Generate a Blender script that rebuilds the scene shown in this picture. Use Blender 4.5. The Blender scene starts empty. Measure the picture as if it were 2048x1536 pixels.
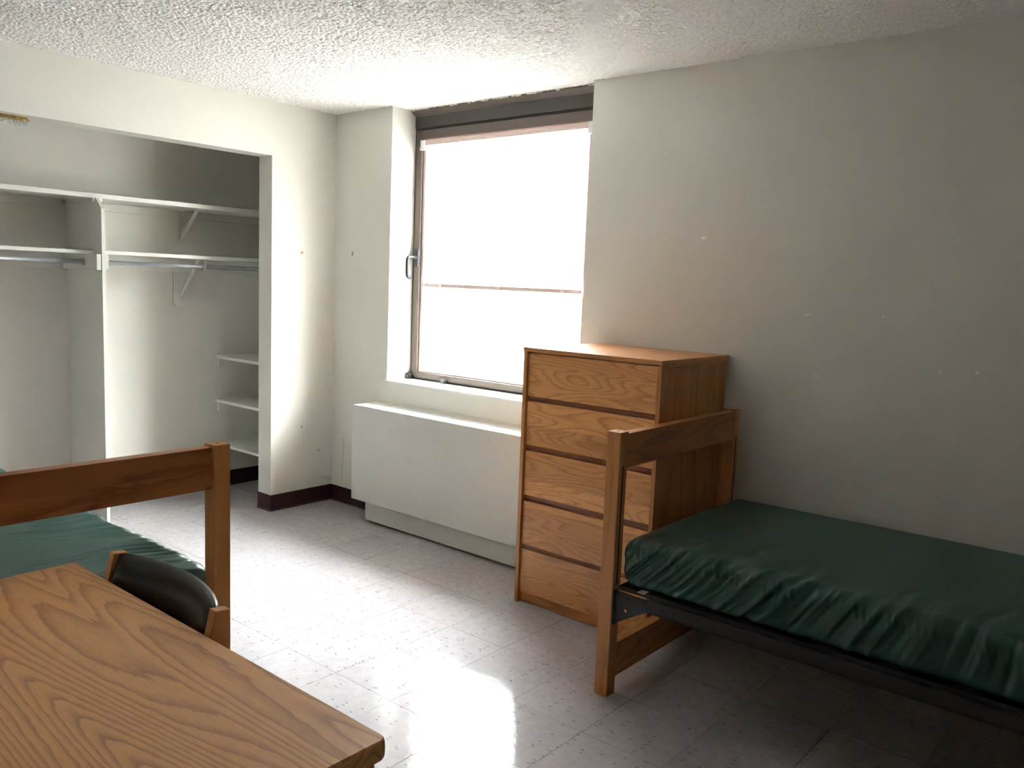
import bpy, bmesh, math, random
import numpy as np
from mathutils import Vector, Matrix

random.seed(7)
rng = np.random.default_rng(7)
sc = bpy.context.scene
COL = sc.collection

# ------------------------------------------------------------------ camera
cam_d = bpy.data.cameras.new('camera')
cam = bpy.data.objects.new('camera', cam_d)
COL.objects.link(cam)
YAW, PITCH, ROLL = 0.6956, -0.1201, 0.0393
fw = Vector((-math.sin(YAW)*math.cos(PITCH), math.cos(YAW)*math.cos(PITCH), math.sin(PITCH)))
r0 = Vector((math.cos(YAW), math.sin(YAW), 0)); u0 = r0.cross(fw)
rt = math.cos(ROLL)*r0 + math.sin(ROLL)*u0
up = -math.sin(ROLL)*r0 + math.cos(ROLL)*u0
M = Matrix((rt, up, -fw)).transposed().to_4x4()
M.translation = Vector((4.4128, -3.4404, 1.481))
cam.matrix_world = M
cam_d.sensor_width = 36.0
cam_d.lens = 1673.99/2048*36
cam_d.clip_start = 0.02
sc.camera = cam

# ------------------------------------------------------------------ daylight and exposure
world = bpy.data.worlds.new('overcast_sky'); sc.world = world
world.use_nodes = True
bg = world.node_tree.nodes['Background']
bg.inputs['Color'].default_value = (0.97, 0.975, 0.98, 1)
bg.inputs['Strength'].default_value = 105.0
sc.view_settings.view_transform = 'Standard'
sc.view_settings.look = 'None'
sc.view_settings.gamma = 1.0
sc.view_settings.use_curve_mapping = False
sc.view_settings.exposure = 0.0
sc.cycles.max_bounces = 14
sc.cycles.diffuse_bounces = 8
sc.cycles.glossy_bounces = 5
sc.cycles.use_denoising = True
sc.cycles.sample_clamp_indirect = 90.0

# ------------------------------------------------------------------ material helpers
def new_mat(name):
    m = bpy.data.materials.new(name); m.use_nodes = True
    nt = m.node_tree
    return m, nt, nt.nodes['Principled BSDF']
def nd(nt, typ, **kw):
    n = nt.nodes.new(typ)
    for k, v in kw.items(): setattr(n, k, v)
    return n
def setin(n, **kw):
    for k, v in kw.items(): n.inputs[k.replace('_', ' ')].default_value = v
def math_(nt, op, a, b=None, clamp=False):
    n = nd(nt, 'ShaderNodeMath', operation=op, use_clamp=clamp)
    for i, v in enumerate((a, b)):
        if v is None: continue
        if isinstance(v, (int, float)): n.inputs[i].default_value = v
        else: nt.links.new(v, n.inputs[i])
    return n.outputs[0]
def ramp(nt, fac, stops, interp='LINEAR'):
    r = nd(nt, 'ShaderNodeValToRGB'); r.color_ramp.interpolation = interp
    els = r.color_ramp.elements
    while len(els) < len(stops): els.new(0.5)
    for e, (p, c) in zip(els, stops):
        e.position = p; e.color = (*c, 1) if len(c) == 3 else c
    nt.links.new(fac, r.inputs[0]); return r.outputs[0]
def mixc(nt, mode, fac, a, b):
    n = nd(nt, 'ShaderNodeMix', data_type='RGBA', blend_type=mode)
    for i, v in ((0, fac), (6, a), (7, b)):
        if isinstance(v, (int, float)): n.inputs[i].default_value = v
        elif isinstance(v, tuple): n.inputs[i].default_value = (*v, 1)
        else: nt.links.new(v, n.inputs[i])
    return n.outputs[2]
def noise(nt, vec, scale=1.0, detail=2.0, rough=0.5, dist=0.0):
    n = nd(nt, 'ShaderNodeTexNoise')
    setin(n, Scale=scale, Detail=detail, Roughness=rough, Distortion=dist)
    if vec is not None: nt.links.new(vec, n.inputs['Vector'])
    return n.outputs['Fac']
def bump(nt, bsdf, h, strength=0.2, dist=0.002):
    b = nd(nt, 'ShaderNodeBump'); setin(b, Strength=strength, Distance=dist)
    nt.links.new(h, b.inputs['Height']); nt.links.new(b.outputs[0], bsdf.inputs['Normal'])
    return b

def plain(name, color, rough=0.5, metal=0.0, nscale=40.0, var=0.06, bstr=0.1, spec=0.5):
    m, nt, b = new_mat(name)
    tc = nd(nt, 'ShaderNodeTexCoord')
    f = noise(nt, tc.outputs['Object'], nscale, 3)
    lo = tuple(c*(1-var) for c in color); hi = tuple(min(1, c*(1+var)) for c in color)
    nt.links.new(ramp(nt, f, [(0.3, lo), (0.7, hi)]), b.inputs['Base Color'])
    setin(b, Roughness=rough, Metallic=metal)
    b.inputs['Specular IOR Level'].default_value = spec
    if bstr: bump(nt, b, f, bstr, 0.001)
    return m

def wood(name, axis, light, dark, cross=7.0, along=0.8, rings=13.0, board=0.13, baxis=None, rough=0.36, tint=0.10, seed=0.0):
    """oak: contours of a noise field stretched along the grain give cathedral arches and straight grain"""
    m, nt, b = new_mat(name)
    tc = nd(nt, 'ShaderNodeTexCoord'); oi = nd(nt, 'ShaderNodeObjectInfo')
    sp = nd(nt, 'ShaderNodeSeparateXYZ'); nt.links.new(tc.outputs['Object'], sp.inputs[0])
    order = {'x': 'xyz', 'y': 'yxz', 'z': 'zxy'}[axis]
    g, a, c = (sp.outputs['XYZ'.index(k.upper())] for k in order)
    ba = sp.outputs['XYZ'.index(baxis.upper())] if baxis else c
    rnd = math_(nt, 'MULTIPLY', oi.outputs['Random'], 37.0)
    rnd = math_(nt, 'ADD', rnd, seed)
    bi = math_(nt, 'FLOOR', math_(nt, 'DIVIDE', math_(nt, 'ADD', ba, 10.037), board))
    wn = nd(nt, 'ShaderNodeTexWhiteNoise', noise_dimensions='1D')
    nt.links.new(math_(nt, 'ADD', bi, rnd), wn.inputs['W'])
    off = math_(nt, 'ADD', math_(nt, 'MULTIPLY', wn.outputs[0], 23.0), rnd)
    def vec(sg, sa, sc_):
        cb = nd(nt, 'ShaderNodeCombineXYZ')
        nt.links.new(math_(nt, 'ADD', math_(nt, 'MULTIPLY', g, sg), off), cb.inputs[0])
        nt.links.new(math_(nt, 'ADD', math_(nt, 'MULTIPLY', a, sa), off), cb.inputs[1])
        nt.links.new(math_(nt, 'MULTIPLY', c, sc_), cb.inputs[2])
        return cb.outputs[0]
    n1 = noise(nt, vec(along, cross, cross), 1.0, 1.0, 0.4, 0.25)
    n2 = noise(nt, vec(14, 95, 95), 1.0, 3.0, 0.6)
    n3 = noise(nt, vec(22, 700, 700), 1.0, 2.0)
    v = math_(nt, 'ADD', math_(nt, 'MULTIPLY', n1, rings), math_(nt, 'MULTIPLY', n2, 0.55))
    fr = math_(nt, 'FRACT', v)
    mid = tuple(0.62*l+0.38*d for l, d in zip(light, dark))
    colr = ramp(nt, fr, [(0.0, mid), (0.06, dark), (0.30, mid), (0.55, light), (0.97, light), (1.0, mid)])
    pores = ramp(nt, n3, [(0.35, (0.80, 0.77, 0.74)), (0.56, (1, 1, 1))])
    colr = mixc(nt, 'MULTIPLY', 0.75, colr, pores)
    tv = ramp(nt, wn.outputs[0], [(0.0, (1-tint*1.3, 1-tint*1.7, 1-tint*2)), (1.0, (1+tint, 1+tint*0.9, 1+tint*0.8))])
    colr = mixc(nt, 'MULTIPLY', 1.0, colr, tv)
    nt.links.new(colr, b.inputs['Base Color'])
    setin(b, Roughness=rough)
    bump(nt, b, n3, 0.08, 0.0006)
    return m

OAK_L, OAK_D = (0.58, 0.265, 0.088), (0.41, 0.168, 0.050)
W = {ax: wood('oak_grain_'+ax, ax, OAK_L, OAK_D, rings=9, cross=9) for ax in 'xy'}
W['z'] = wood('oak_grain_z', 'z', (0.545, 0.248, 0.082), (0.43, 0.180, 0.055), rings=6, cross=6, along=0.6, tint=0.045)
W_drawer = wood('oak_drawer_front', 'x', (0.74, 0.365, 0.130), (0.53, 0.235, 0.076), cross=7.5, along=1.3, rings=19, board=0.128, baxis='z', tint=0.13)
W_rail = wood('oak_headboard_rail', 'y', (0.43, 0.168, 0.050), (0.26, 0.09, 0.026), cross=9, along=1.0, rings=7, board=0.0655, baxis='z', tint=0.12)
W_desk = wood('oak_desk_laminate', 'x', (0.74, 0.375, 0.148), (0.46, 0.215, 0.085), cross=5.5, along=0.45, rings=31, board=9.0, rough=0.40, tint=0.0, seed=3.3)
W_dark = wood('oak_shade_dark', 'x', (0.30, 0.12, 0.045), (0.16, 0.055, 0.02), rings=6, cross=8)  # darker oak copy: shade of drawer recesses and desk edge in the colour

def wall_paint(name, color, rough=0.55):
    m, nt, b = new_mat(name)
    tc = nd(nt, 'ShaderNodeTexCoord')
    f = noise(nt, tc.outputs['Object'], 2.2, 3)
    lo = tuple(c*0.965 for c in color); hi = tuple(min(1, c*1.02) for c in color)
    nt.links.new(ramp(nt, f, [(0.3, lo), (0.7, hi)]), b.inputs['Base Color'])
    setin(b, Roughness=rough)
    n = noise(nt, tc.outputs['Object'], 130.0, 4)
    bump(nt, b, n, 0.10, 0.0015)
    return m
M_wall = wall_paint('off_white_wall_paint', (0.69, 0.685, 0.635))
M_closet = wall_paint('off_white_shelf_paint', (0.68, 0.69, 0.65), 0.42)
M_conv = wall_paint('cream_metal_enamel', (0.68, 0.685, 0.645), 0.38)

def ceiling_mat():
    m, nt, b = new_mat('popcorn_plaster')
    tc = nd(nt, 'ShaderNodeTexCoord')
    f = noise(nt, tc.outputs['Object'], 160.0, 3)
    nt.links.new(ramp(nt, f, [(0.3, (0.80, 0.785, 0.77)), (0.7, (0.88, 0.87, 0.85))]), b.inputs['Base Color'])
    setin(b, Roughness=0.9); b.inputs['Specular IOR Level'].default_value = 0.1
    bump(nt, b, noise(nt, tc.outputs['Object'], 260.0, 3), 0.6, 0.004)
    return m
M_ceil = ceiling_mat()

def tile_mat():
    m, nt, b = new_mat('vinyl_composition_tile')
    tc = nd(nt, 'ShaderNodeTexCoord'); oi = nd(nt, 'ShaderNodeObjectInfo')
    off = nd(nt, 'ShaderNodeCombineXYZ')
    nt.links.new(math_(nt, 'MULTIPLY', oi.outputs['Random'], 61.0), off.inputs[0])
    nt.links.new(math_(nt, 'MULTIPLY', oi.outputs['Random'], 17.0), off.inputs[1])
    va = nd(nt, 'ShaderNodeVectorMath', operation='ADD')
    nt.links.new(tc.outputs['Object'], va.inputs[0]); nt.links.new(off.outputs[0], va.inputs[1])
    P = va.outputs[0]
    mot = noise(nt, P, 24.0, 4, 0.6)
    base = ramp(nt, mot, [(0.3, (0.39, 0.374, 0.39)), (0.7, (0.455, 0.438, 0.455))])
    def flecks(scale, sx, sy, thr, keep):
        mp = nd(nt, 'ShaderNodeMapping'); nt.links.new(P, mp.inputs[0])
        mp.inputs['Scale'].default_value = (sx, sy, 0.0)
        nz = nd(nt, 'ShaderNodeTexNoise'); setin(nz, Scale=30.0, Detail=1.0)
        nt.links.new(P, nz.inputs['Vector'])
        vm = nd(nt, 'ShaderNodeVectorMath', operation='MULTIPLY_ADD')
        nt.links.new(nz.outputs['Color'], vm.inputs[0]); vm.inputs[1].default_value = (0.0022, 0.0010, 0)
        nt.links.new(mp.outputs[0], vm.inputs[2])
        vo = nd(nt, 'ShaderNodeTexVoronoi', voronoi_dimensions='2D'); setin(vo, Scale=scale)
        nt.links.new(vm.outputs[0], vo.inputs['Vector'])
        near = math_(nt, 'LESS_THAN', vo.outputs['Distance'], thr)
        sepc = nd(nt, 'ShaderNodeSeparateColor'); nt.links.new(vo.outputs['Color'], sepc.inputs[0])
        gate = math_(nt, 'LESS_THAN', sepc.outputs[0], keep)
        return math_(nt, 'MULTIPLY', near, gate)
    f1 = flecks(48.0, 0.34, 1.55, 0.125, 0.20)
    f2 = flecks(95.0, 0.4, 1.4, 0.13, 0.22)
    c = mixc(nt, 'MIX', math_(nt, 'MULTIPLY', f2, 0.45), base, (0.23, 0.20, 0.19))
    c = mixc(nt, 'MIX', math_(nt, 'MULTIPLY', f1, 0.85), c, (0.11, 0.09, 0.085))
    tv = ramp(nt, oi.outputs['Random'], [(0, (0.965, 0.965, 0.97)), (1, (1.02, 1.015, 1.01))])
    c = mixc(nt, 'MULTIPLY', 1.0, c, tv)
    nt.links.new(c, b.inputs['Base Color'])
    wax = noise(nt, P, 9.0, 4, 0.65)
    nt.links.new(ramp(nt, wax, [(0.35, (0.055,)*3), (0.66, (0.11,)*3)]), b.inputs['Roughness'])
    b.inputs['Specular IOR Level'].default_value = 0.38
    h = math_(nt, 'ADD', math_(nt, 'MULTIPLY', noise(nt, P, 5.0, 2), 1.0), math_(nt, 'MULTIPLY', noise(nt, P, 55.0, 5, 0.6), 0.85))
    bump(nt, b, h, 0.09, 0.005)
    return m
M_tile = tile_mat()
M_slab = plain('tile_joint_grime', (0.13, 0.12, 0.115), 0.8)
M_slabtile = plain('vinyl_floor_field', (0.47, 0.44, 0.43), 0.25)
M_base = plain('maroon_vinyl_base', (0.030, 0.004, 0.012), 0.45, var=0.1)
M_bronze = plain('bronze_anodised_aluminium', (0.105, 0.080, 0.068), 0.45, 0.1)
M_bronze_d = plain('dark_bronze_panel', (0.052, 0.044, 0.038), 0.5, 0.1)
M_black_part = plain('black_parts_and_gap', (0.012, 0.011, 0.011), 0.7)
M_blind = plain('tan_painted_bar', (0.60, 0.47, 0.44), 0.45)
M_handle = plain('dark_grey_metal', (0.018, 0.019, 0.022), 0.38, 0.0)
M_steel = plain('zinc_steel', (0.09, 0.095, 0.105), 0.4, 0.2)
M_rod = plain('galvanised_rod', (0.50, 0.53, 0.57), 0.38, 0.7)
M_blackiron = plain('black_painted_iron', (0.014, 0.014, 0.017), 0.5, 0.1)
M_deck = plain('black_spring_deck', (0.008, 0.008, 0.009), 0.8)
M_whiteTag = plain('white_cloth_tag', (0.75, 0.74, 0.70), 0.8)
M_putty = plain('tan_putty', (0.45, 0.30, 0.13), 0.8)
M_chip = plain('bare_plaster', (0.90, 0.90, 0.86), 0.9)
M_pencil = plain('pencil_line', (0.12, 0.12, 0.11), 0.9)
M_gold = plain('gold_tinsel', (0.62, 0.44, 0.12), 0.25, 0.8)
M_silver = plain('silver_tinsel', (0.75, 0.77, 0.76), 0.2, 0.9)
M_hole = plain('dark_hole_tone', (0.02, 0.012, 0.008), 0.9)
M_peel = plain('peeling_paint', (0.72, 0.71, 0.66), 0.8)
M_alum = plain('dull_aluminium_grille', (0.70, 0.74, 0.76), 0.45, 0.2)

def vinyl(name, color, rough, nscale=350.0, bstr=0.12, coat=0.0, sheen=0.0):
    m, nt, b = new_mat(name)
    tc = nd(nt, 'ShaderNodeTexCoord')
    f = noise(nt, tc.outputs['Object'], nscale, 3)
    lo = tuple(c*0.88 for c in color); hi = tuple(c*1.1 for c in color)
    nt.links.new(ramp(nt, noise(nt, tc.outputs['Object'], 6.0, 3), [(0.3, lo), (0.7, hi)]), b.inputs['Base Color'])
    setin(b, Roughness=rough)
    b.inputs['Coat Weight'].default_value = coat
    b.inputs['Sheen Weight'].default_value = sheen
    bump(nt, b, f, bstr, 0.0008)
    return m
M_green = vinyl('green_nylon_ticking', (0.016, 0.064, 0.052), 0.40)
M_black = vinyl('black_upholstery_vinyl', (0.006, 0.006, 0.0065), 0.27)

def glass_mat():
    m, nt, b = new_mat('window_glass')
    nt.nodes.remove(b)
    out = nt.nodes['Material Output']
    tr = nd(nt, 'ShaderNodeBsdfTransparent'); tr.inputs[0].default_value = (0.97, 0.985, 0.98, 1)
    gl = nd(nt, 'ShaderNodeBsdfGlossy'); gl.inputs['Roughness'].default_value = 0.02
    fr = nd(nt, 'ShaderNodeFresnel'); fr.inputs[0].default_value = 1.45
    mx = nd(nt, 'ShaderNodeMixShader')
    geo = nd(nt, 'ShaderNodeNewGeometry')
    front = math_(nt, 'SUBTRACT', 1.0, geo.outputs['Backfacing'])
    nt.links.new(math_(nt, 'MULTIPLY', fr.outputs[0], front), mx.inputs[0]); nt.links.new(tr.outputs[0], mx.inputs[1]); nt.links.new(gl.outputs[0], mx.inputs[2])
    nt.links.new(mx.outputs[0], out.inputs[0])
    return m
M_glass = glass_mat()

# ------------------------------------------------------------------ geometry helpers
def empty(name, loc=(0, 0, 0), rz=0.0):
    o = bpy.data.objects.new(name, None); COL.objects.link(o)
    o.location = loc; o.rotation_euler = (0, 0, rz); o.empty_display_size = 0.1
    return o
def tag(o, label, cat, group=None):
    o['label'] = label; o['category'] = cat
    if group: o['group'] = group
    return o
def mesh_from_bm(name, bm, mat):
    bmesh.ops.recalc_face_normals(bm, faces=bm.faces)
    me = bpy.data.meshes.new(name); bm.to_mesh(me); bm.free()
    if mat: me.materials.append(mat)
    return me
def put(name, me, parent=None):
    o = bpy.data.objects.new(name, me); COL.objects.link(o)
    if parent: o.parent = parent
    return o
def box(bm, x0, x1, y0, y1, z0, z1, bev=0.0, seg=2):
    vs = [bm.verts.new((x, y, z)) for x in (x0, x1) for y in (y0, y1) for z in (z0, z1)]
    F = [(0, 1, 3, 2), (4, 6, 7, 5), (0, 4, 5, 1), (2, 3, 7, 6), (0, 2, 6, 4), (1, 5, 7, 3)]
    fs = [bm.faces.new([vs[i] for i in f]) for f in F]
    bmesh.ops.recalc_face_normals(bm, faces=fs)
    if bev:
        es = list({e for f in fs for e in f.edges})
        bmesh.ops.bevel(bm, geom=es, offset=bev, segments=seg, affect='EDGES', profile=0.5)
def cyl(bm, p0, p1, r, n=16, r2=None):
    p0, p1 = Vector(p0), Vector(p1); d = p1-p0
    q = d.to_track_quat('Z', 'Y').to_matrix().to_4x4()
    res = bmesh.ops.create_cone(bm, cap_ends=True, segments=n, radius1=r, radius2=r if r2 is None else r2, depth=d.length,
                                matrix=Matrix.Translation((p0+p1)/2) @ q)
    return res
def tube(bm, pts, r, n=8):
    pts = [Vector(p) for p in pts]; rings = []
    for i, p in enumerate(pts):
        t = (pts[min(i+1, len(pts)-1)]-pts[max(i-1, 0)]).normalized()
        a = t.orthogonal().normalized() if i == 0 else (rings_a - t*rings_a.dot(t)).normalized()
        rings_a = a; b_ = t.cross(a)
        rings.append([bm.verts.new(p + r*(a*math.cos(2*math.pi*k/n)+b_*math.sin(2*math.pi*k/n))) for k in range(n)])
    for A, B in zip(rings, rings[1:]):
        for k in range(n): bm.faces.new((A[k], A[(k+1) % n], B[(k+1) % n], B[k]))
    bm.faces.new(rings[0][::-1]); bm.faces.new(rings[-1])
def prism(bm, pts, axis, a0, a1, bev=0.0):
    """extrude a 2D outline along an axis; pts are the two other coordinates in xyz order"""
    def P(u, v, w):
        return {'x': (w, u, v), 'y': (u, w, v), 'z': (u, v, w)}[axis]
    A = [bm.verts.new(P(u, v, a0)) for u, v in pts]; B = [bm.verts.new(P(u, v, a1)) for u, v in pts]
    n = len(pts)
    fs = [bm.faces.new(A), bm.faces.new(B[::-1])]
    for i in range(n): fs.append(bm.faces.new((A[i], B[i], B[(i+1) % n], A[(i+1) % n])))
    bmesh.ops.recalc_face_normals(bm, faces=fs)
    if bev:
        es = list({e for f in fs for e in f.edges})
        bmesh.ops.bevel(bm, geom=es, offset=bev, segments=2, affect='EDGES', profile=0.5)
def part(name, mat, parent, fn, *a, smooth=False, **k):
    bm = bmesh.new(); fn(bm, *a, **k)
    me = mesh_from_bm(name, bm, mat)
    if smooth:
        for p in me.polygons: p.use_smooth = True
    return put(name, me, parent)
def boxes(bm, lst, bev=0.0):
    for b in lst: box(bm, *b, bev=bev)
def struct(name, mat, fn, *a, **k):
    o = part(name, mat, None, fn, *a, **k); o['kind'] = 'structure'; return o

# ------------------------------------------------------------------ room shell
H = 2.4965
XR, YB = 7.0, -7.0            # unseen far right and rear walls, set back to weaken bounce light
WX0, WX1, WY = 0.5364, 1.9161, 0.186
struct('wall_back', M_wall, boxes, [
    (-0.95, WX0, 0.0, 0.42, -0.1, H+0.1),                # pier left of the window and closet end wall
    (WX0, WX1, 0.0, 0.42, -0.1, 0.843),                  # below the sill
    (WX0, WX1, 0.26, 0.42, 2.46, H+0.1),                 # lintel behind the frame head
    (WX1, XR+0.15, 0.0973, 0.42, -0.1, H+0.1)])          # long wall behind dresser and bed
JY, CY0 = -0.4673, -2.95
struct('wall_left', M_wall, boxes, [
    (-0.1345, 0, JY, 0.0, -0.1, H+0.1),
    (-0.1345, 0, CY0, JY, 2.18, H+0.1),
    (-0.1345, 0, -4.35, CY0, -0.1, H+0.1)])
struct('wall_closet_back', M_wall, boxes, [(-0.95, -0.765, CY0-0.1, 0.0, -0.1, H+0.1)])
struct('wall_closet_left', M_wall, boxes, [(-0.765, -0.1345, CY0-0.1, CY0, -0.1, H+0.1)])
struct('wall_right', M_wall, boxes, [(XR, XR+0.15, YB-0.15, 0.0973, -0.1, H+0.1)])
struct('wall_rear', M_wall, boxes, [(0, 3.45, -4.35, -4.2, -0.1, H+0.1)])  # unseen; set near on the left to bounce window light back
struct('wall_entry_left', M_wall, boxes, [(3.30, 3.45, YB, -4.35, -0.1, H+0.1)])  # unseen entry passage, kept deep so the right side gets less bounce
struct('wall_entry_rear', M_wall, boxes, [(3.30, XR, YB-0.15, YB, -0.1, H+0.1)])

# ceiling: a slab plus a displaced popcorn skin over the part that shows
ceil = struct('ceiling', M_ceil, boxes, [(-0.95, XR+0.15, YB-0.15, 0.26, H+0.012, H+0.2)])
def popcorn():
    x0, x1, y0, y1, st = 0.0, 3.95, -2.35, 0.165, 0.0048
    nx, ny = int((x1-x0)/st), int((y1-y0)/st)
    gx, gy = np.meshgrid(np.linspace(x0, x1, nx), np.linspace(y0, y1, ny), indexing='ij')
    cs = 0.0105
    mx, my = int((x1-x0)/cs)+4, int((y1-y0)/cs)+4
    jx, jy = rng.random((mx, my)), rng.random((mx, my))
    rad = 0.0042+0.0040*rng.random((mx, my)); hh = 0.4+0.6*rng.random((mx, my))
    hh[rng.random((mx, my)) < 0.14] = 0
    ix = np.floor((gx-x0)/cs).astype(int)+1; iy = np.floor((gy-y0)/cs).astype(int)+1
    h = np.zeros_like(gx)
    for dx in (-1, 0, 1):
        for dy in (-1, 0, 1):
            cx, cy = ix+dx, iy+dy
            px = x0+(cx-1+jx[cx, cy])*cs; py = y0+(cy-1+jy[cx, cy])*cs
            d = np.sqrt((gx-px)**2+(gy-py)**2)/rad[cx, cy]
            h = np.maximum(h, np.sqrt(np.clip(1-d*d, 0, 1))*hh[cx, cy])
    z = H+0.003-0.0075*h
    # the plaster is ragged where it meets the window head
    edge = 0.158+0.006*np.sin(gx*31)+0.008*np.sin(gx*83+1)*np.sin(gx*12)
    keep_in = (gx > WX0-0.002) & (gx < WX1+0.002)
    gy = np.where(keep_in, np.minimum(gy, edge), gy)
    V = np.stack([gx, gy, z], -1).reshape(-1, 3)
    idx = np.arange(nx*ny).reshape(nx, ny)
    F = np.stack([idx[:-1, :-1], idx[:-1, 1:], idx[1:, 1:], idx[1:, :-1]], -1).reshape(-1, 4)
    me = bpy.data.meshes.new('popcorn_skin')
    me.vertices.add(len(V)); me.vertices.foreach_set('co', V.ravel())
    me.loops.add(F.size); me.loops.foreach_set('vertex_index', F.ravel())
    me.polygons.add(len(F)); me.polygons.foreach_set('loop_start', np.arange(0, F.size, 4))
    me.polygons.foreach_set('use_smooth', np.ones(len(F), bool))
    me.update(calc_edges=True); me.materials.append(M_ceil)
    o = put('popcorn_skin', me, ceil); o['kind'] = 'stuff'
popcorn()
part('ceiling_panel', M_ceil, ceil, boxes, [
    (-0.765, 0, CY0, 0.0, H, H+0.012), (3.95, XR, YB, 0.0973, H, H+0.012), (0, 3.95, YB, -2.35, H, H+0.012)])

# floor: slab with single vinyl tiles laid on it
T = 0.3048; TX, TY = 2.0194, -1.5384
TYMIN = TY-6*T; TXMAX = TX+9*T
floor = struct('floor', M_slab, boxes, [(-0.95, XR+0.15, YB-0.15, 0.3, -0.15, -0.0035)])
part('floor_field', M_slabtile, floor, boxes, [(-0.2, XR, YB, TYMIN, -0.0035, -0.0002), (TXMAX, XR, TYMIN, 0.0973, -0.0035, -0.0002)])
tile_cache = {}
def tile_mesh(x0, x1, y0, y1):
    k = tuple(round(v, 4) for v in (x0, x1, y0, y1))
    if k not in tile_cache:
        bm = bmesh.new(); g = 0.00075
        box(bm, x0+g, x1-g, y0+g, y1-g, -0.0035, 0.0)
        tile_cache[k] = mesh_from_bm('tile', bm, M_tile)
    return tile_cache[k]
for i in range(-10, 9):
    for j in range(-6, 6):
        x, y = TX+i*T, TY+j*T
        lx0, lx1, ly0, ly1 = max(x, -0.765)-x, T, 0.0, min(y+T, 0.09)-y
        if lx1-lx0 < 0.02 or ly1-ly0 < 0.02: continue
        o = put('tile', tile_mesh(lx0, lx1, ly0, ly1), floor)
        o.location = (x, y, random.uniform(-0.0002, 0.0002))
        o.rotation_euler = (random.gauss(0, 0.0003), random.gauss(0, 0.0003), 0)

# maroon cove base
def base_run(bm, segs):
    for (x0, y0, x1, y1, nx, ny) in segs:
        t = 0.006
        xs = sorted((x0, x1, x0+nx*t, x1+nx*t)); ys = sorted((y0, y1, y0+ny*t, y1+ny*t))
        box(bm, xs[0], xs[-1], ys[0], ys[-1], 0, 0.1035, bev=0.0015, seg=1)
        xs = sorted((x0, x1, x0+nx*0.012, x1+nx*0.012)); ys = sorted((y0, y1, y0+ny*0.012, y1+ny*0.012))
        box(bm, xs[0], xs[-1], ys[0], ys[-1], 0, 0.008, bev=0.002, seg=1)
struct('baseboard_back', M_base, base_run, [(0, 0, 0.60, 0, 0, -1), (2.02, 0.0973, XR, 0.0973, 0, -1)])
struct('baseboard_left', M_base, base_run, [(0, JY, 0, 0, 1, 0), (-0.1345, JY, 0.006, JY, 0, -1), (0, -4.2, 0, CY0, 1, 0), (-0.1345, JY, -0.1345, 0, -1, 0)])
struct('baseboard_closet', M_base, base_run, [(-0.765, CY0, -0.765, 0, 1, 0), (-0.765, 0, -0.1345, 0, 0, -1), (-0.765, CY0, -0.1345, CY0, 0, 1)])
struct('baseboard_right', M_base, base_run, [(XR, YB, XR, 0.0973, -1, 0), (0, -4.2, 3.45, -4.2, 0, 1)])

# outside, unseen: slab added against high sky, building shaped against low sky, dark street
M_ext = plain('dim_facade', (0.155, 0.152, 0.145), 0.8, bstr=0)  # facade tone darkened to cut the light it throws on the ceiling
M_street = plain('street_paving', (0.075, 0.075, 0.073), 0.9, bstr=0)
struct('added_overhang', M_wall, boxes, [(-1.5, 4.5, 0.42, 1.15, 2.85, 3.1)])  # unseen overhang, added to block high sky from the floor
struct('exterior_building', M_ext, boxes, [(-45, 50, 16.0, 26.0, -14.0, 11.3)])  # unseen building, height set to hold back low sky light
struct('exterior_street', M_street, boxes, [(-70, 75, 0.6, 60.0, -14.5, -14.0)])

# paint damage on the walls
def blob(bm, c, axis, w, h, t=0.0006, n=9, ang=0.0):
    pts = []
    for k in range(n):
        a = 2*math.pi*k/n; r = random.uniform(0.7, 1.1)
        u, v = w/2*r*math.cos(a), h/2*r*math.sin(a)
        u, v = u*math.cos(ang)-v*math.sin(ang), u*math.sin(ang)+v*math.cos(ang)
        pts.append((u, v))
    if axis == 'y': prism(bm, [(c[0]+u, c[2]+v) for u, v in pts], 'y', c[1]-t, c[1])
    else: prism(bm, [(c[1]+u, c[2]+v) for u, v in pts], 'x', c[0], c[0]+t)
wb, wl = bpy.data.objects['wall_back'], bpy.data.objects['wall_left']
for (x, z, w, h, a) in ((2.349, 2.113, .014, .006, .3), (2.371, 1.7205, .007, .007, 0), (2.5715, 1.7197, .030, .016, .2), (2.5787, 1.377, .006, .006, 0),
                        (3.0784, 1.395, .028, .010, .4), (3.386, 1.4035, .010, .010, 0), (3.1356, 1.142, .014, .012, 0), (3.6126, 1.204, .012, .014, .5), (3.7414, 1.2144, .022, .014, .5)):
    part('paint_chip', M_chip, wb, blob, (x, 0.0973, z), 'y', w, h, ang=a)
part('wall_patch', M_putty, wb, blob, (0.1851, 0.0, 1.6262), 'y', .016, .034, n=12)
part('wall_patch', M_putty, wl, blob, (0.0, -0.2484, 1.6182), 'x', .022, .022, n=12)
part('paint_chip', M_hole, wl, blob, (0.0, -0.2404, 0.5126), 'x', .009, .009)
part('paint_chip', M_putty, wl, blob, (0.0, -0.1053, 0.3452), 'x', .014, .016)
part('scratch', M_pencil, wb, tube, [(0.1215, -0.0003, 0.4313), (0.1222, -0.0003, 0.36), (0.118, -0.0003, 0.28), (0.113, -0.0003, 0.2), (0.1095, -0.0003, 0.148)], 0.0008, 5)

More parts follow.
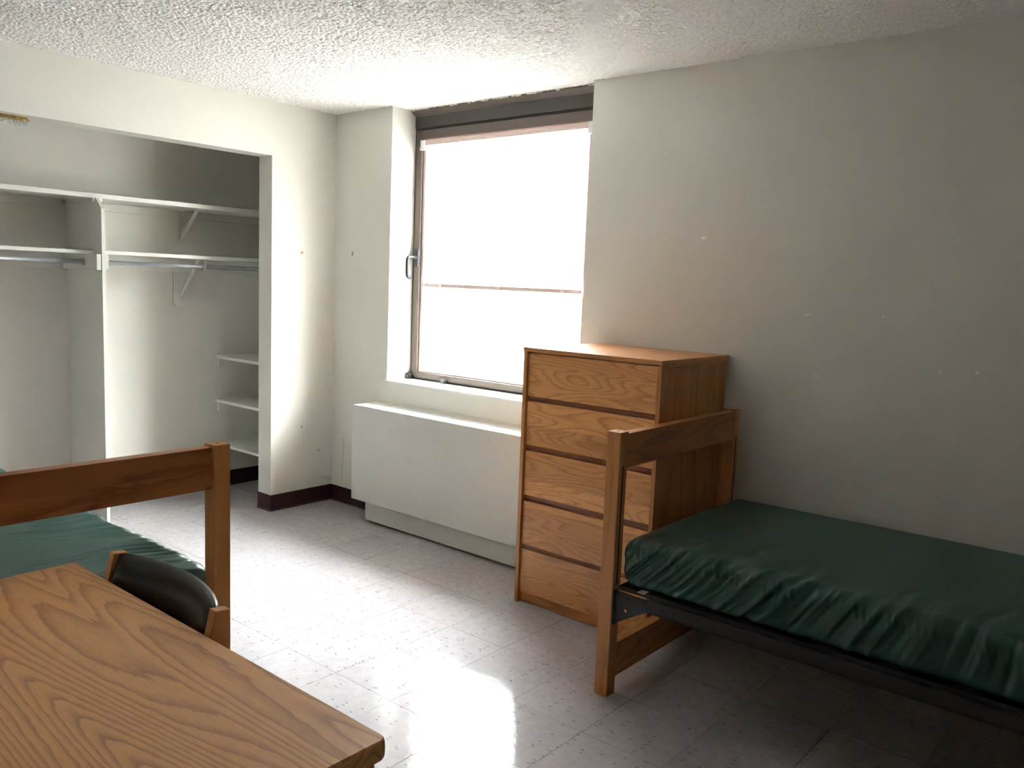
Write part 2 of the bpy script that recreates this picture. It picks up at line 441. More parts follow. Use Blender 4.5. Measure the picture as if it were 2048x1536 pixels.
# ------------------------------------------------------------------ window
win = empty('window_1', ((WX0+WX1)/2, WY, 0.857)); win['kind'] = 'structure'
LX, LY, LZ = win.location
def wpart(name, mat, lst, bev=0.0015):
    return part(name, mat, win, boxes, [(a-LX, b-LX, c-LY, d-LY, e-LZ, f-LZ) for a, b, c, d, e, f in lst], bev=bev)
wpart('window_sill', M_closet, [(WX0, WX1, -0.004, 0.30, 0.8435, 0.857), (0.527, 1.93, -0.014, 0.0, 0.8435, 0.857)], bev=0.002)
wpart('head_panel', M_bronze_d, [(WX0, WX1, 0.186, 0.26, 2.392, 2.463)])
def headtrim(bm):
    prism(bm, [(0.186-LY, 2.463-LZ), (0.186-LY, 2.4965-LZ), (0.150-LY, 2.4965-LZ), (0.150-LY, 2.487-LZ)], 'x', WX0-LX, WX1-LX, bev=0.001)
part('head_trim', M_bronze, win, headtrim)
wpart('gap_strip', M_black_part, [(WX0, WX1, 0.192, 0.25, 2.378, 2.392), (WX0, 0.547, 0.192, 0.25, 0.857, 2.378), (1.906, WX1, 0.192, 0.25, 0.857, 2.378), (WX0, WX1, 0.192, 0.25, 0.857, 0.867)], bev=0)  # black strips stand in for the shaded gap around the sash
sash = wpart('sash', M_bronze, [(0.547, 0.600, 0.186, 0.245, 0.867, 2.378), (1.853, 1.906, 0.186, 0.245, 0.867, 2.378),
                               (0.600, 1.853, 0.186, 0.245, 2.327, 2.378), (0.600, 1.853, 0.186, 0.245, 0.867, 0.905)], bev=0.002)
wpart('glazing_stop', M_blind, [(0.600, 0.621, 0.200, 0.243, 0.905, 2.327), (1.832, 1.853, 0.200, 0.243, 0.905, 2.327),
                                (0.621, 1.832, 0.200, 0.243, 2.307, 2.327), (0.621, 1.832, 0.200, 0.243, 0.905, 0.914)])
wpart('glass_pane', M_glass, [(0.615, 1.838, 0.232, 0.236, 0.908, 2.315)], bev=0)
# lever handle on the left stile
hb = wpart('handle_plate', M_handle, [(0.570, 0.602, 0.170, 0.186, 1.552, 1.664)], bev=0.006)
def lever(bm):
    tube(bm, [(x-LX, y-LY, z-LZ) for x, y, z in ((0.588, 0.176, 1.613), (0.588, 0.125, 1.614), (0.588, 0.106, 1.612), (0.588, 0.098, 1.600), (0.588, 0.097, 1.585), (0.588, 0.097, 1.515), (0.588, 0.100, 1.500), (0.588, 0.110, 1.490), (0.588, 0.122, 1.488))], 0.0108, 10)
part('lever', M_handle, hb, lever, smooth=True)
def marks(bm):
    for z0, z1 in ((1.374, 1.412), (1.337, 1.366)):
        for a, b, c, d in ((0.580, 0.600, z1-0.0015, z1), (0.580, 0.600, z0, z0+0.0015), (0.5985, 0.600, z0, z1)):
            box(bm, a-LX, b-LX, 0.1852-LY, 0.1862-LY, c-LZ, d-LZ)
part('stamped_mark', M_black_part, sash, marks)
def roller(bm):
    cyl(bm, (0.553-LX, 0.186-LY, 0.877-LZ), (0.553-LX, 0.150-LY, 0.877-LZ), 0.0185, 20)
rl = part('corner_roller', M_black_part, win, roller)
def cap(bm):
    cyl(bm, (0.556-LX, 0.151-LY, 0.875-LZ), (0.556-LX, 0.146-LY, 0.875-LZ), 0.009, 16)
    cyl(bm, (0.541-LX, 0.165-LY, 0.880-LZ), (0.5365-LX, 0.165-LY, 0.880-LZ), 0.011, 16)
part('screw_cap', M_steel, rl, cap)
wpart('latch_block', M_steel, [(0.838, 0.866, 0.158, 0.186, 0.858, 0.881)], bev=0.002)
# ragged paint flakes along the window head
def flakes(bm):
    x = WX0
    while x < WX1:
        w = random.uniform(0.015, 0.06)
        if random.random() < 0.6:
            y0 = 0.148; d = random.uniform(0.006, 0.020); z = 2.4935
            pts = [(x, y0-0.004), (x+w*0.5, y0-0.004), (x+w, y0), (x+w*0.8, y0+d*0.6), (x+w*0.45, y0+d), (x+w*0.2, y0+d*0.5)]
            prism(bm, [(a-LX, b-LY) for a, b in pts], 'z', z-0.0015-LZ-random.uniform(0, 0.004), z-LZ)
        x += w*random.uniform(0.8, 1.6)
part('paint_flake', M_peel, win, flakes)['kind'] = 'stuff'

# window blind: head rail at the top and the bottom rail hanging half way down on two cords
bl = empty('window_blind', (1.23, 0.176, 1.447))
tag(bl, 'thin tan blind rails on two cords drawn across the bright window', 'blind')
def bpart(name, mat, fn, *a, **k):
    o = part(name, mat, bl, fn, *a, **k); return o
def off(lst): return [(a-1.23, b-1.23, c-0.176, d-0.176, e-1.447, f-1.447) for a, b, c, d, e, f in lst]
bpart('headrail', M_blind, boxes, off([(0.640, 1.84, 0.172, 0.192, 2.284, 2.307)]), bev=0.002)
bpart('bracket', M_closet, boxes, off([(0.606, 0.632, 0.166, 0.192, 2.272, 2.316), (0.598, 0.640, 0.168, 0.188, 2.258, 2.274)]), bev=0.001)
bpart('bracket', M_closet, boxes, off([(1.842, 1.868, 0.166, 0.192, 2.258, 2.316)]), bev=0.001)
br = bpart('bottom_rail', M_blind, boxes, off([(0.667, 1.84, 0.170, 0.185, 1.4365, 1.4585)]), bev=0.003)
bpart('end_cap', M_blind, boxes, off([(0.640, 0.661, 0.170, 0.185, 1.4375, 1.4590)]), bev=0.002)
bpart('end_link', M_closet, boxes, off([(0.655, 0.672, 0.175, 0.180, 1.445, 1.452)]))
for x in (0.8032, 1.2718, 1.72):
    p = bpart('cord_plug', M_peel, boxes, off([(x-0.009, x+0.009, 0.1675, 0.186, 1.4355, 1.4600)]), bev=0.003)
for x in (0.8032, 1.72):
    bpart('cord', M_peel, cyl, (x-1.23, 0.0015, 1.455-1.447), (x-1.23, 0.0015, 2.29-1.447), 0.0008, 6)

# ------------------------------------------------------------------ closet fittings
dv = empty('closet_divider', (-0.54, -1.328, 0))
tag(dv, 'tall white closet partition panel with chamfered upper front corner', 'partition')
def dpart(name, fn, *a, **k): return part(name, M_closet, dv, fn, *a, **k)
def dpanel(bm):
    prism(bm, [(-0.765+0.54, 0.0), (-0.314+0.54, 0.0), (-0.314+0.54, 1.797), (-0.376+0.54, 1.857), (-0.765+0.54, 1.857)], 'y', -0.0095, 0.0095, bev=0.001)
dpart('panel', dpanel)
dpart('cleat', boxes, [(-0.2245, 0.224, -0.037, -0.0135, 1.463-0, 1.5495)], bev=0.0015)
dpart('cleat', boxes, [(-0.2245, 0.224, 0.0095, 0.0275, 1.463, 1.5495)], bev=0.0015)
dpart('spacer', boxes, [(-0.20, 0.20, -0.0135, -0.0095, 1.475, 1.54)])
dpart('cleat', boxes, [(-0.2245, 0.160, -0.0275, -0.0095, 1.836, 1.8565)], bev=0.001)
dpart('cleat', boxes, [(-0.2245, 0.160, 0.0095, 0.0275, 1.836, 1.8565)], bev=0.001)

def shelf_thing(name, label, x0, x1, y0, y1, z0, z1, cleats=(), group=None):
    o = empty(name, ((x0+x1)/2, (y0+y1)/2, z0)); tag(o, label, 'shelf', group)
    f = lambda b: (b[0]-o.location.x, b[1]-o.location.x, b[2]-o.location.y, b[3]-o.location.y, b[4]-z0, b[5]-z0)
    part('board', M_closet, o, boxes, [f((x0, x1, y0, y1, z0, z1))], bev=0.0015)
    for c in cleats: part('cleat', M_closet, o, boxes, [f(c)], bev=0.001)
    return o
shelf_thing('closet_shelf', 'long white top shelf running over the closet partition', -0.7645, -0.405, CY0+0.001, -0.001, 1.857, 1.883,
            [(-0.7645, -0.746, CY0+0.03, -1.36, 1.812, 1.8565), (-0.7645, -0.746, -1.295, -0.003, 1.812, 1.8565)])
shelf_thing('closet_shelf', 'white middle shelf left of the closet partition above a metal rod', -0.7645, -0.402, CY0+0.001, -1.3425, 1.550, 1.5695,
            [(-0.7645, -0.746, CY0+0.03, -1.367, 1.463, 1.5495)])
shelf_thing('closet_shelf', 'white middle shelf between closet partition and closet end wall', -0.7645, -0.402, -1.3175, -0.001, 1.551, 1.5725,
            [(-0.7645, -0.746, -1.30, -0.003, 1.467, 1.5505)])
for z, nm in ((0.8965, 'highest of the three short white corner shelves behind the closet jamb'),
              (0.5965, 'middle one of the three short white corner shelves behind the closet jamb'),
              (0.2985, 'lowest of the three short white corner shelves behind the closet jamb')):
    shelf_thing('corner_shelf', nm, -0.7645, -0.1355, -0.3945, -0.0065, z, z+0.0195, [(-0.7645, -0.747, -0.378, -0.007, z-0.062, z-0.0005)], 'short corner shelves')
def rod(label, y0, y1):
    o = empty('closet_rod', (-0.48, (y0+y1)/2, 1.5055)); tag(o, label, 'rod')
    part('tube', M_rod, o, cyl, (0, y0-o.location.y, 0), (0, y1-o.location.y, 0), 0.0128, 20, smooth=False)
    for p in o.children[0].data.polygons: p.use_smooth = len(p.vertices) == 4
    for y, s in ((y0, 1), (y1, -1)):
        part('socket', M_rod, o, cyl, (0, y-o.location.y, 0), (0, y-o.location.y+0.006*s, 0), 0.021, 18)
    return o
rod('grey metal hanging rod left of the closet partition', CY0+0.0005, -1.3655)
rod('grey metal hanging rod right of the closet partition', -1.3, -0.0005)

def bracket(label, y, zb, zt, hook):
    o = empty('shelf_bracket', (-0.765, y, zb)); tag(o, label, 'bracket')
    h = zt-zb
    part('strut', M_closet, o, prism, [(0.0015, 0.0), (0.012, -0.004), (0.235, h-0.004), (0.225, h-0.0005), (0.215, h-0.0005)], 'y', -0.008, 0.008, bev=0.001)
    part('top_arm', M_closet, o, boxes, [(0.02, 0.30, -0.010, 0.010, h-0.004, h-0.0005)])
    part('back_arm', M_closet, o, boxes, [(0.0195, 0.0225, -0.010, 0.010, 0.03, h-0.004)])
    if hook:
        part('rod_hook', M_closet, o, tube, [(0.285, 0, h-0.0095), (0.303, 0, h-0.016), (0.308, 0, h-0.046), (0.302, 0, h-0.062), (0.285, 0, h-0.0675), (0.270, 0, h-0.060)], 0.0045, 8, smooth=True)
    return o
bracket('white diagonal bracket bracing the long top closet shelf', -0.645, 1.653, 1.8565, False)
b2 = bracket('white shelf and rod bracket on a rounded wall plate below middle shelf', -0.640, 1.296, 1.5495, True)
part('wall_plate', M_closet, b2, prism, [(-0.052, 0.169), (-0.052, -0.030), (-0.030, -0.050), (0.032, -0.050), (0.054, -0.026), (0.054, 0.169)], 'x', 0.0005, 0.0135, bev=0.0015)

# frayed tinsel left hanging from the closet header
tf = empty('tinsel_fringe', (-0.07, -1.855, 2.1795))
tag(tf, 'frayed scrap of gold and silver tinsel hanging from closet header', 'fringe')
def strands(bm, n, l0, l1, w):
    for k in range(n):
        y = random.uniform(-0.095, 0.066); L = random.uniform(l0, l1); x = random.uniform(-0.006, 0.006)
        pts = [(x, y, -0.002)]; q = 4
        for s in range(1, q+1): pts.append((x+random.uniform(-.004, .004), y+random.uniform(-.005, .005)*s, -0.002-L*s/q))
        tube(bm, pts, w, 4)
part('gold_band', M_gold, tf, strands, 110, 0.010, 0.020, 0.0012)['kind'] = 'stuff'
part('silver_strand', M_silver, tf, strands, 90, 0.024, 0.050, 0.0011)['kind'] = 'stuff'
part('tape', M_gold, tf, boxes, [(-0.008, 0.008, -0.097, 0.067, -0.004, 0.0)])

# ------------------------------------------------------------------ convector under the window
cv = empty('convector_heater', (1.23, -0.10, 0))
tag(cv, 'cream metal convector heater cabinet with top grille under the window', 'heater')
CX, CYc = 1.23, -0.10
def cpart(name, mat, lst, bev=0.002):
    return part(name, mat, cv, boxes, [(a-CX, b-CX, c-CYc, d-CYc, e, f) for a, b, c, d, e, f in lst], bev=bev)
cx0, cx1, cyf, ctop, cb = 0.4614, 2.005, -0.2053, 0.7126, 0.1325
cpart('front_panel', M_conv, [(cx0, cx1, cyf, cyf+0.012, cb, ctop)])
cpart('end_panel', M_conv, [(cx0, cx0+0.012, cyf+0.012, -0.0015, cb, ctop-0.0005)])
cpart('end_panel', M_conv, [(cx1-0.012, cx1, cyf+0.012, -0.0015, cb, ctop-0.0005)])
gx0, gx1, gy0, gy1 = 0.655, 1.90, -0.150, -0.045
cpart('top_panel', M_conv, [(cx0, cx1, cyf+0.0005, gy0, ctop-0.010, ctop), (cx0, cx1, gy1, -0.010, ctop-0.010, ctop), (cx0, gx0, gy0, gy1, ctop-0.010, ctop), (gx1, cx1, gy0, gy1, ctop-0.010, ctop)], bev=0.0006)
cpart('rear_flange', M_wall, [(cx0, cx1, -0.010, -0.0005, ctop-0.02, ctop+0.012)], bev=0.001)
cpart('well', M_conv, [(gx0-0.01, gx1+0.01, gy0-0.01, gy1+0.01, ctop-0.018, ctop-0.014)], bev=0)
g_ = cpart('grille', M_alum, [(gx0, gx1, gy0, gy0+0.006, ctop-0.006, ctop-0.001), (gx0, gx1, gy1-0.006, gy1, ctop-0.006, ctop-0.001)], bev=0)
nb = 9
bmb = bmesh.new(); box(bmb, gx0-CX, gx1-CX, -0.0036, 0.0036, -0.006, 0.0); bar_me = mesh_from_bm('grille_bar', bmb, M_alum)
for k in range(nb):
    o = put('grille_bar', bar_me, g_); o.location = (0, gy0+0.006+(k+0.5)*(gy1-gy0-0.012)/nb-CYc, ctop-0.001)
cpart('base_panel', M_conv, [(0.559, cx1, -0.1754, -0.164, 0.0145, cb), (0.559, 0.571, -0.164, -0.014, 0.001, cb)], bev=0.001)
cpart('bottom_pan', M_conv, [(cx0+0.002, cx1-0.002, cyf+0.003, -0.014, cb, cb+0.008)], bev=0)
for xf in (0.62, 1.90): cpart('foot', M_black_part, [(xf, xf+0.04, -0.15, -0.05, 0.0, cb)], bev=0)

# ------------------------------------------------------------------ dresser
dr = empty('dresser', (2.3805, -0.205, 0))
tag(dr, 'oak chest of five drawers standing against the wall beside the window', 'dresser')
DX, DY = 2.3805, -0.205
def dpt(name, mat, lst, bev=0.0012):
    return part(name, mat, dr, boxes, [(a-DX, b-DX, c-DY, d-DY, e, f) for a, b, c, d, e, f in lst], bev=bev)
x0, x1, y0, y1 = 2.0241, 2.7371, -0.5027, 0.075
dpt('side_panel', W['z'], [(x0, x0+0.0195, y0, y1, 0.0, 1.1765)])
dpt('side_panel', W['z'], [(x1-0.0195, x1, y0, y1, 0.0, 1.1765)])
dpt('top', W['x'], [(x0-0.002, x1+0.002, y0-0.003, 0.0955, 1.1765, 1.1955)], bev=0.002)
dpt('back_rail', W['x'], [(x0+0.0195, x1-0.0195, 0.055, 0.068, 0.0, 1.1764)])
dpt('top_moulding', W['y'], [(x1, x1+0.004, y0+0.03, y1, 1.166, 1.1764)], bev=0.001)
zs = [(0.974, 1.1705), (0.749, 0.949), (0.514, 0.720), (0.279, 0.484), (0.050, 0.257)]
for k, (a, b) in enumerate(zs):
    d_ = dpt('drawer', W_drawer, [(x0+0.0215, x1-0.0215, y0+0.013, y0+0.031, a, b)], bev=0.0015)
    # finger pull: bottom edge undercut with a lip strip
    part('drawer_box', W['x'], d_, boxes, [(x0+0.04-DX, x1-0.04-DX, y0+0.031-DY, 0.0-DY, a+0.02, b-0.03)])
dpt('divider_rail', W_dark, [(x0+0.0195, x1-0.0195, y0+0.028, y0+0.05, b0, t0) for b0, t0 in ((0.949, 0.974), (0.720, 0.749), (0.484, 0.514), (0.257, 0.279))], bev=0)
dpt('base_rail', W['x'], [(x0+0.0195, x1-0.0195, y0+0.020, y0+0.04, 0.002, 0.0495)])
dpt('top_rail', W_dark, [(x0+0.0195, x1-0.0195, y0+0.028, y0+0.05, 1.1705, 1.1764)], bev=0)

# ------------------------------------------------------------------ beds
def plate_with_hole(bm):
    outer = [(0, 0.400), (0.131, 0.400), (0.131, 0.3535), (0.0, 0.276)]
    hc, hr, n = (0.047, 0.336), 0.0068, 14
    inner = [(hc[0]+hr*math.cos(2*math.pi*k/n), hc[1]+hr*math.sin(2*math.pi*k/n)) for k in range(n)]
    es = []
    for loop in (outer, inner):
        vs = [bm.verts.new((u, 0, v)) for u, v in loop]
        es += [bm.edges.new((vs[i], vs[(i+1) % len(vs)])) for i in range(len(vs))]
    bmesh.ops.triangle_fill(bm, use_beauty=True, edges=es)
    r = bmesh.ops.extrude_face_region(bm, geom=list(bm.faces))
    bmesh.ops.translate(bm, verts=[v for v in r['geom'] if isinstance(v, bmesh.types.BMVert)], vec=(0, 0.004, 0))
BL, BW, PX, PY, PZ = 2.10, 0.960, 0.0555, 0.0525, 0.976
def bed_frame(loc, rz, label):
    """local: head at x=0, runs to +x; the side seen from the camera is y=0, the other side y=BW"""
    o = empty('bed_frame', loc, rz); tag(o, label, 'bed')
    for xe, s in ((0.0, 1), (BL-PX, -1)):
        for ye in (0.0, BW-PY):
            p = part('post', W['z'], o, boxes, [(xe, xe+PX, ye, ye+PY, 0.0, PZ)], bev=0.0022)
            xi = xe+PX if s > 0 else xe
            part('slot_shade', M_hole, p, boxes, [(xi-0.001, xi+0.0006, ye+PY/2-0.004, ye+PY/2+0.004, 0.42, 0.855)])  # groove drawn as a dark strip, its shade put into the colour
            part('dowel_hole_shade', M_hole, p, cyl, (xe+PX/2, ye+PY/2, PZ-0.002), (xe+PX/2, ye+PY/2, PZ+0.0004), 0.0045, 12)  # dark disc on the post top in place of a shaded hole
        xo = xe+0.014 if s > 0 else xe+0.0005
        xp = xo+0.041
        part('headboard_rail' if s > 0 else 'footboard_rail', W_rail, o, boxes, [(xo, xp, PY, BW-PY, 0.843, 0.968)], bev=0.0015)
        part('lower_rail', W['y'], o, boxes, [(xo, xp, PY, BW-PY, 0.064, 0.192)], bev=0.0015)
    for ye, sgn in ((0.018, 1), (BW-0.018, -1)):
        a, b = (ye, ye+0.004) if sgn > 0 else (ye-0.004, ye)
        r_ = part('side_rail', M_blackiron, o, boxes, [(PX+0.13, BL-PX-0.13, a, b, 0.3535, 0.403), (PX+0.13, BL-PX-0.13, min(ye, ye+sgn*0.035), max(ye, ye+sgn*0.035), 0.3535, 0.3575)])
        part('rivet', M_deck, r_, cyl, (PX+0.195, ye-0.002*sgn, 0.376), (PX+0.195, ye+0.002*sgn, 0.376), 0.007, 12)
        for xe, mir in ((PX, 1), (BL-PX, -1)):
            pl = part('corner_bracket', M_blackiron, o, plate_with_hole)
            me = pl.data
            for v in me.vertices:
                v.co.x = xe+mir*v.co.x; v.co.y = v.co.y+(ye-0.001 if sgn > 0 else ye-0.003)
            me.flip_normals() if mir < 0 else None
            part('hook_tab', M_black_part, pl, boxes, [(min(xe, xe+mir*0.004), max(xe, xe+mir*0.004), ye-0.01, ye+0.01, 0.276, 0.403)])
            part('rivet', M_deck, pl, cyl, (xe+mir*0.118, ye-0.003*sgn, 0.385), (xe+mir*0.118, ye+0.002*sgn, 0.385), 0.005, 10)
            part('rivet', M_deck, pl, cyl, (xe+mir*0.052, ye-0.003*sgn, 0.382), (xe+mir*0.052, ye+0.002*sgn, 0.382), 0.004, 10)
    part('spring_deck', M_deck, o, boxes, [(PX+0.012, BL-PX-0.012, 0.024, BW-0.024, 0.404, 0.420)])
    for xb in (PX+0.132, BL/2, BL-PX-0.16):
        part('cross_bar', M_blackiron, o, boxes, [(xb, xb+0.028, 0.023, BW-0.023, 0.358, 0.3625)])
    return o

def smooth1d(n, k, seed):
    r = np.random.default_rng(seed); a = r.standard_normal(n+2*k)
    w = np.hanning(2*k+1); w /= w.sum()
    return np.convolve(a, w, 'same')[k:-k]
def mattress_mesh(L, Wd, Ht, seed, amp_side, amp_top, lean, k1=18, k2=10):
    """rounded slab, local z=0 bottom, x 0..L, y 0..Wd; creased along the y=0 side"""
    nx, ny, nz = 420, 150, 46
    R = 0.055
    V = []; F = []; base = 0
    def grid(P):
        nonlocal base
        n, m = P.shape[:2]
        idx = np.arange(n*m).reshape(n, m)+base; base += n*m
        V.append(P.reshape(-1, 3)); F.append(np.stack([idx[:-1, :-1], idx[1:, :-1], idx[1:, 1:], idx[:-1, 1:]], -1).reshape(-1, 4))
    xs, ys, zs_ = np.linspace(0, L, nx), np.linspace(0, Wd, ny), np.linspace(0, Ht, nz)
    def G(a, b, fn):
        A, B = np.meshgrid(a, b, indexing='ij'); return fn(A, B)
    st = lambda x, y, z: np.stack([np.broadcast_to(x, np.broadcast(x, y, z).shape), np.broadcast_to(y, np.broadcast(x, y, z).shape), np.broadcast_to(z, np.broadcast(x, y, z).shape)], -1)
    grid(G(xs, ys, lambda A, B: st(A, B, Ht))); grid(G(xs, ys, lambda A, B: st(A, B, 0.0))[:, ::-1])
    grid(G(xs, zs_, lambda A, B: st(A, 0.0, B))); grid(G(xs, zs_, lambda A, B: st(A, Wd, B))[:, ::-1])
    grid(G(ys, zs_, lambda A, B: st(0.0, A, B))[:, ::-1]); grid(G(ys, zs_, lambda A, B: st(L, A, B)))
    P = np.concatenate(V); F = np.concatenate(F)
    # rounded box projection: softer top edge, tighter bottom edge
    Rt = np.where(P[:, 2] > Ht*0.45, R, R)
    lo = np.array([R, R, R]); hi = np.array([L-R, Wd-R, Ht-R])
    C = np.minimum(np.maximum(P, lo), hi); D = P-C
    ln = np.linalg.norm(D, axis=1, keepdims=True); ln[ln == 0] = 1
    Nn = D/ln; Q = C+Nn*R
    # corners rounded in plan, crowned top
    x, y, z = Q.T
    u = np.clip(x/L, 0, 1); v = np.clip(y/Wd, 0, 1)
    crown = 0.010*np.sin(np.pi*u)**0.5*np.sin(np.pi*v)**0.5
    Q[:, 2] += crown*np.clip(Nn[:, 2], 0, 1)*1.0
    # creases
    t = np.linspace(-0.5, L+0.5, 2400)
    def line_noise(sd, k): 
        a = smooth1d(len(t), k, sd); return a/np.abs(a).max()
    n1, n2, n3 = line_noise(seed, k1), line_noise(seed+1, k2), line_noise(seed+2, 40)
    ridge = lambda q: np.sign(q)*np.abs(q)**0.8
    ln_side = np.interp(x, [0, L*0.25, L*0.55, L], lean)
    arg = x - ln_side*(z-Ht)                       # folds lean along the side
    arg = arg + 0.004*np.sin(z*25+x*7)
    f = 0.62*ridge(np.interp(arg, t, n1))+0.38*np.interp(arg*1.0+0.1, t, n2)
    side = np.clip(-Nn[:, 1], 0, 1)
    zz = np.clip(z/Ht, 0, 1)
    env_side = np.sin(np.pi*np.clip(0.06+zz*0.86, 0, 1))**0.7
    along = np.interp(x, [0, 0.03, 0.12, 0.5*L, L], [0.2, 0.7, 1.0, 1.0, 0.9])
    d = amp_side*side*env_side*f*along
    # creases running from the edge in over the top
    targ = x - 0.16*y + 0.012*np.sin(y*22+x*5)
    reach = 0.05+0.36*np.clip(0.5+0.9*np.interp(targ, t, n3), 0.05, 1.0)
    ft = 0.6*ridge(np.interp(targ, t, n1))+0.4*np.interp(targ+0.1, t, n2)
    top = np.clip(Nn[:, 2], 0, 1)
    fade = np.clip(1-y/reach, 0, 1)**0.8
    d2 = amp_top*top*fade*ft*along
    # buckled ripples just under the top front edge
    n4 = line_noise(seed+5, 6)
    rip = np.interp(x+0.25*(z-Ht), t, n4)
    d3 = 0.30*amp_side*rip*np.exp(-((z-Ht*0.80)/0.030)**2)*side*along
    Q += Nn*(d+d2+d3)[:, None]
    # broad softness
    Q[:, 2] += 0.003*top*np.sin(x*3.1+1)*np.sin(y*5)
    me = bpy.data.meshes.new('mattress')
    me.vertices.add(len(Q)); me.vertices.foreach_set('co', Q.ravel())
    me.loops.add(F.size); me.loops.foreach_set('vertex_index', F.ravel())
    me.polygons.add(len(F)); me.polygons.foreach_set('loop_start', np.arange(0, F.size, 4))
    me.polygons.foreach_set('use_smooth', np.ones(len(F), bool))
    me.update(calc_edges=True)
    bm = bmesh.new(); bm.from_mesh(me); bmesh.ops.remove_doubles(bm, verts=bm.verts, dist=0.0004)
    bmesh.ops.recalc_face_normals(bm, faces=bm.faces); bm.to_mesh(me); bm.free()
    for p in me.polygons: p.use_smooth = True
    me.materials.append(M_green)
    return me
ML, MW, MH = 1.965, 0.925, 0.175
def mattress(loc, rz, label, me, seam=True):
    o = empty('mattress', loc, rz); tag(o, label, 'mattress')
    put('cover', me, o)
    part('care_tag', M_whiteTag, o, boxes, [(0.085, 0.115, -0.004, 0.03, -0.0005, 0.001)])
    return o

RB = (2.8059, -0.9779, 0.0)
bed_frame(RB, 0.0, 'oak twin bed frame with black steel side rails along the long wall')
mr = mattress((RB[0]+PX+0.010, RB[1]+0.016, 0.4205), 0.0, 'dark green mattress on the bed along the long bare wall',
              mattress_mesh(ML, MW, MH, 11, 0.024, 0.009, [0.9, 0.9, 0.2, -0.4], 17, 9))
LBH = 2.2150   # head posts of the left bed, its outer face
bed_frame((LBH, -2.0985, 0.0), math.pi, 'oak twin bed frame in front of the closet behind the desk')
ml = mattress((LBH-PX-0.010, -2.0985-0.014, 0.4205), math.pi, 'sunlit creased green mattress on the bed in front of the closet',
              mattress_mesh(ML, MW, MH, 23, 0.016, 0.023, [0.3, 0.2, 0.1, 0.0], 12, 7))

# ------------------------------------------------------------------ desk
dk = empty('desk', (2.906, -2.90, 0))
tag(dk, 'oak desk with rounded top edges in the near corner, chair tucked under', 'desk')
DKX, DKY = 2.906, -2.90
def kpt(name, mat, lst, bev=0.0015):
    return part(name, mat, dk, boxes, [(a-DKX, b-DKX, c-DKY, d-DKY, e, f) for a, b, c, d, e, f in lst], bev=bev)
def desktop(bm):
    xa, xb, ya, yb = 2.333-DKX, 3.481-DKX, -3.205-DKY, -2.594-DKY
    cr = 0.016; pts = []
    for cx, cy, a0 in ((xb-cr, yb-cr, 0), (xa+cr, yb-cr, 90), (xa+cr, ya+cr, 180), (xb-cr, ya+cr, 270)):
        for k in range(6):
            a = math.radians(a0+90*k/5); pts.append((cx+cr*math.cos(a), cy+cr*math.sin(a)))
    rings = []
    prof = [(-0.006, 0.724), (-0.0015, 0.726), (0.001, 0.731), (0.0015, 0.740), (0.0008, 0.752), (-0.0006, 0.7578), (-0.0028, 0.760)]
    for off_, z in prof:
        ring = []
        for (px, py) in pts:
            n = Vector((px, py, 0)); cxm, cym = (xa+xb)/2, (ya+yb)/2
            qx = min(max(px, xa+cr), xb-cr); qy = min(max(py, ya+cr), yb-cr)
            nn = Vector((px-qx, py-qy, 0)); nn.normalize()
            ring.append(bm.verts.new((px+nn.x*off_, py+nn.y*off_, z)))
        rings.append(ring)
    N = len(pts)
    for A, B in zip(rings, rings[1:]):
        for k in range(N): bm.faces.new((A[k], A[(k+1) % N], B[(k+1) % N], B[k]))
    bm.faces.new(rings[0][::-1]); bm.faces.new(rings[-1])
part('desk_top', W_desk, dk, desktop)
kpt('end_panel', W['z'], [(2.345, 2.367, -3.19, -2.612, 0.0, 0.7235)])
kpt('end_panel', W['z'], [(3.447, 3.469, -3.19, -2.612, 0.0, 0.7235)])
kpt('back_panel', W['x'], [(2.367, 3.447, -3.185, -3.168, 0.20, 0.7235)])
kpt('pedestal_side', W['z'], [(2.99, 3.008, -3.168, -2.63, 0.06, 0.7235)])
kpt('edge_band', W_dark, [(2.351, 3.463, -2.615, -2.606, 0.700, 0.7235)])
for a, b in ((0.475, 0.690), (0.270, 0.470), (0.07, 0.265)):
    d_ = kpt('drawer', W_drawer, [(3.010, 3.445, -2.632, -2.613, a, b)])
    part('finger_pull_shade', M_hole, d_, boxes, [(3.15-DKX, 3.30-DKX, -2.6135-DKY, -2.6122-DKY, b-0.03, b-0.01)])  # pull recess is only a dark strip, shade put into its colour

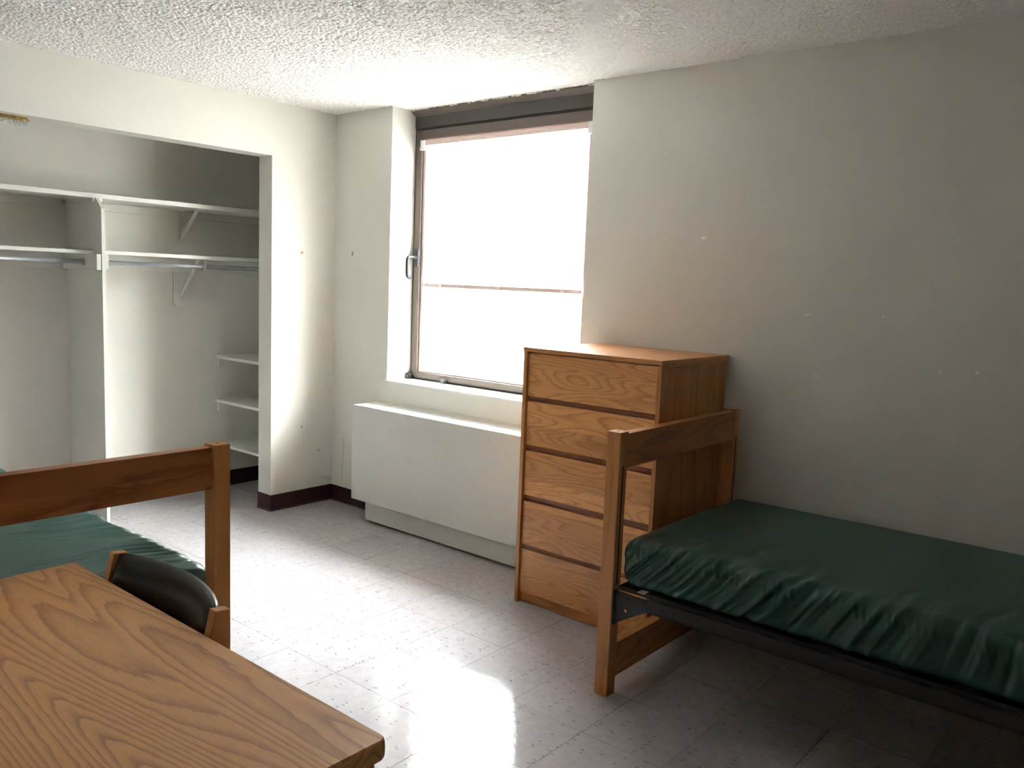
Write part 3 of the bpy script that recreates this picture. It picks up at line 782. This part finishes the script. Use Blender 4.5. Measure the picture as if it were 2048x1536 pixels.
# ------------------------------------------------------------------ chair
ch = empty('desk_chair', (2.668, -2.70, 0), math.radians(-2.0))
tag(ch, 'wooden desk chair with curved black vinyl back tucked into the desk', 'chair')
def post(bm, xc):
    # side profile in y,z: leans back to the top, floor to top
    pr_f = [(0.118, 0.0), (0.088, 0.20), (0.066, 0.42), (0.093, 0.60), (0.140, 0.800)]
    pr_b = [(0.156, 0.0), (0.134, 0.20), (0.122, 0.42), (0.145, 0.60), (0.172, 0.797)]
    prism(bm, pr_f+pr_b[::-1], 'x', xc-0.0125, xc+0.0125, bev=0.0015)
for xc in (-0.234, 0.246):
    p = part('back_post', W['z'], ch, post, xc)
    s = -1 if xc < 0 else 1
    part('bolt', M_black_part, p, cyl, (xc+s*0.0120, 0.132, 0.732), (xc+s*0.0150, 0.132, 0.732), 0.0085, 14)
def pad(bm):
    nu, nv = 40, 22; grid = []
    x0_, x1_ = -0.2215, 0.2335
    for i in range(nu+1):
        u = i/nu; row = []
        for j in range(nv):
            t = 2*math.pi*j/nv
            hz, th = 0.120, 0.026
            # rounded section: height z, thickness along the back normal
            cz, sy = math.cos(t), math.sin(t)
            zz = math.copysign(abs(cz)**0.75, cz)*hz
            yy = math.copysign(abs(sy)**0.9, sy)*th
            endk = 1-0.75*(abs(2*u-1)**12)
            bow = 0.046*(1-(2*u-1)**2)
            zc = 0.683
            lean = 0.22*(zz)
            row.append(bm.verts.new((x0_+(x1_-x0_)*u, 0.128+lean+bow+yy*endk*1.15-0.004*(1-abs(cz)), zc+zz*(1-0.05*(abs(2*u-1)**6)))))
        grid.append(row)
    for A, B in zip(grid, grid[1:]):
        for k in range(nv): bm.faces.new((A[k], A[(k+1) % nv], B[(k+1) % nv], B[k]))
    bm.faces.new(grid[0][::-1]); bm.faces.new(grid[-1])
part('backrest', M_black, ch, pad, smooth=True)
def seat(bm): box(bm, -0.225, 0.237, -0.36, 0.070, 0.425, 0.470, bev=0.018, seg=4)
part('seat', M_black, ch, seat, smooth=True)
for ya in (-0.34, 0.043): part('seat_frame', W['x'], ch, boxes, [(-0.2215, 0.2335, ya, ya+0.023, 0.36, 0.424)], bev=0.002)
for xc in (-0.234, 0.246):
    part('front_leg', W['z'], ch, boxes, [(xc-0.0125, xc+0.0125, -0.36, -0.315, 0.0, 0.424)], bev=0.002)
    part('stretcher', W['y'], ch, boxes, [(xc-0.010, xc+0.010, -0.315, 0.088, 0.17, 0.205), (xc-0.010, xc+0.010, -0.315, 0.07, 0.37, 0.42)], bev=0.002)
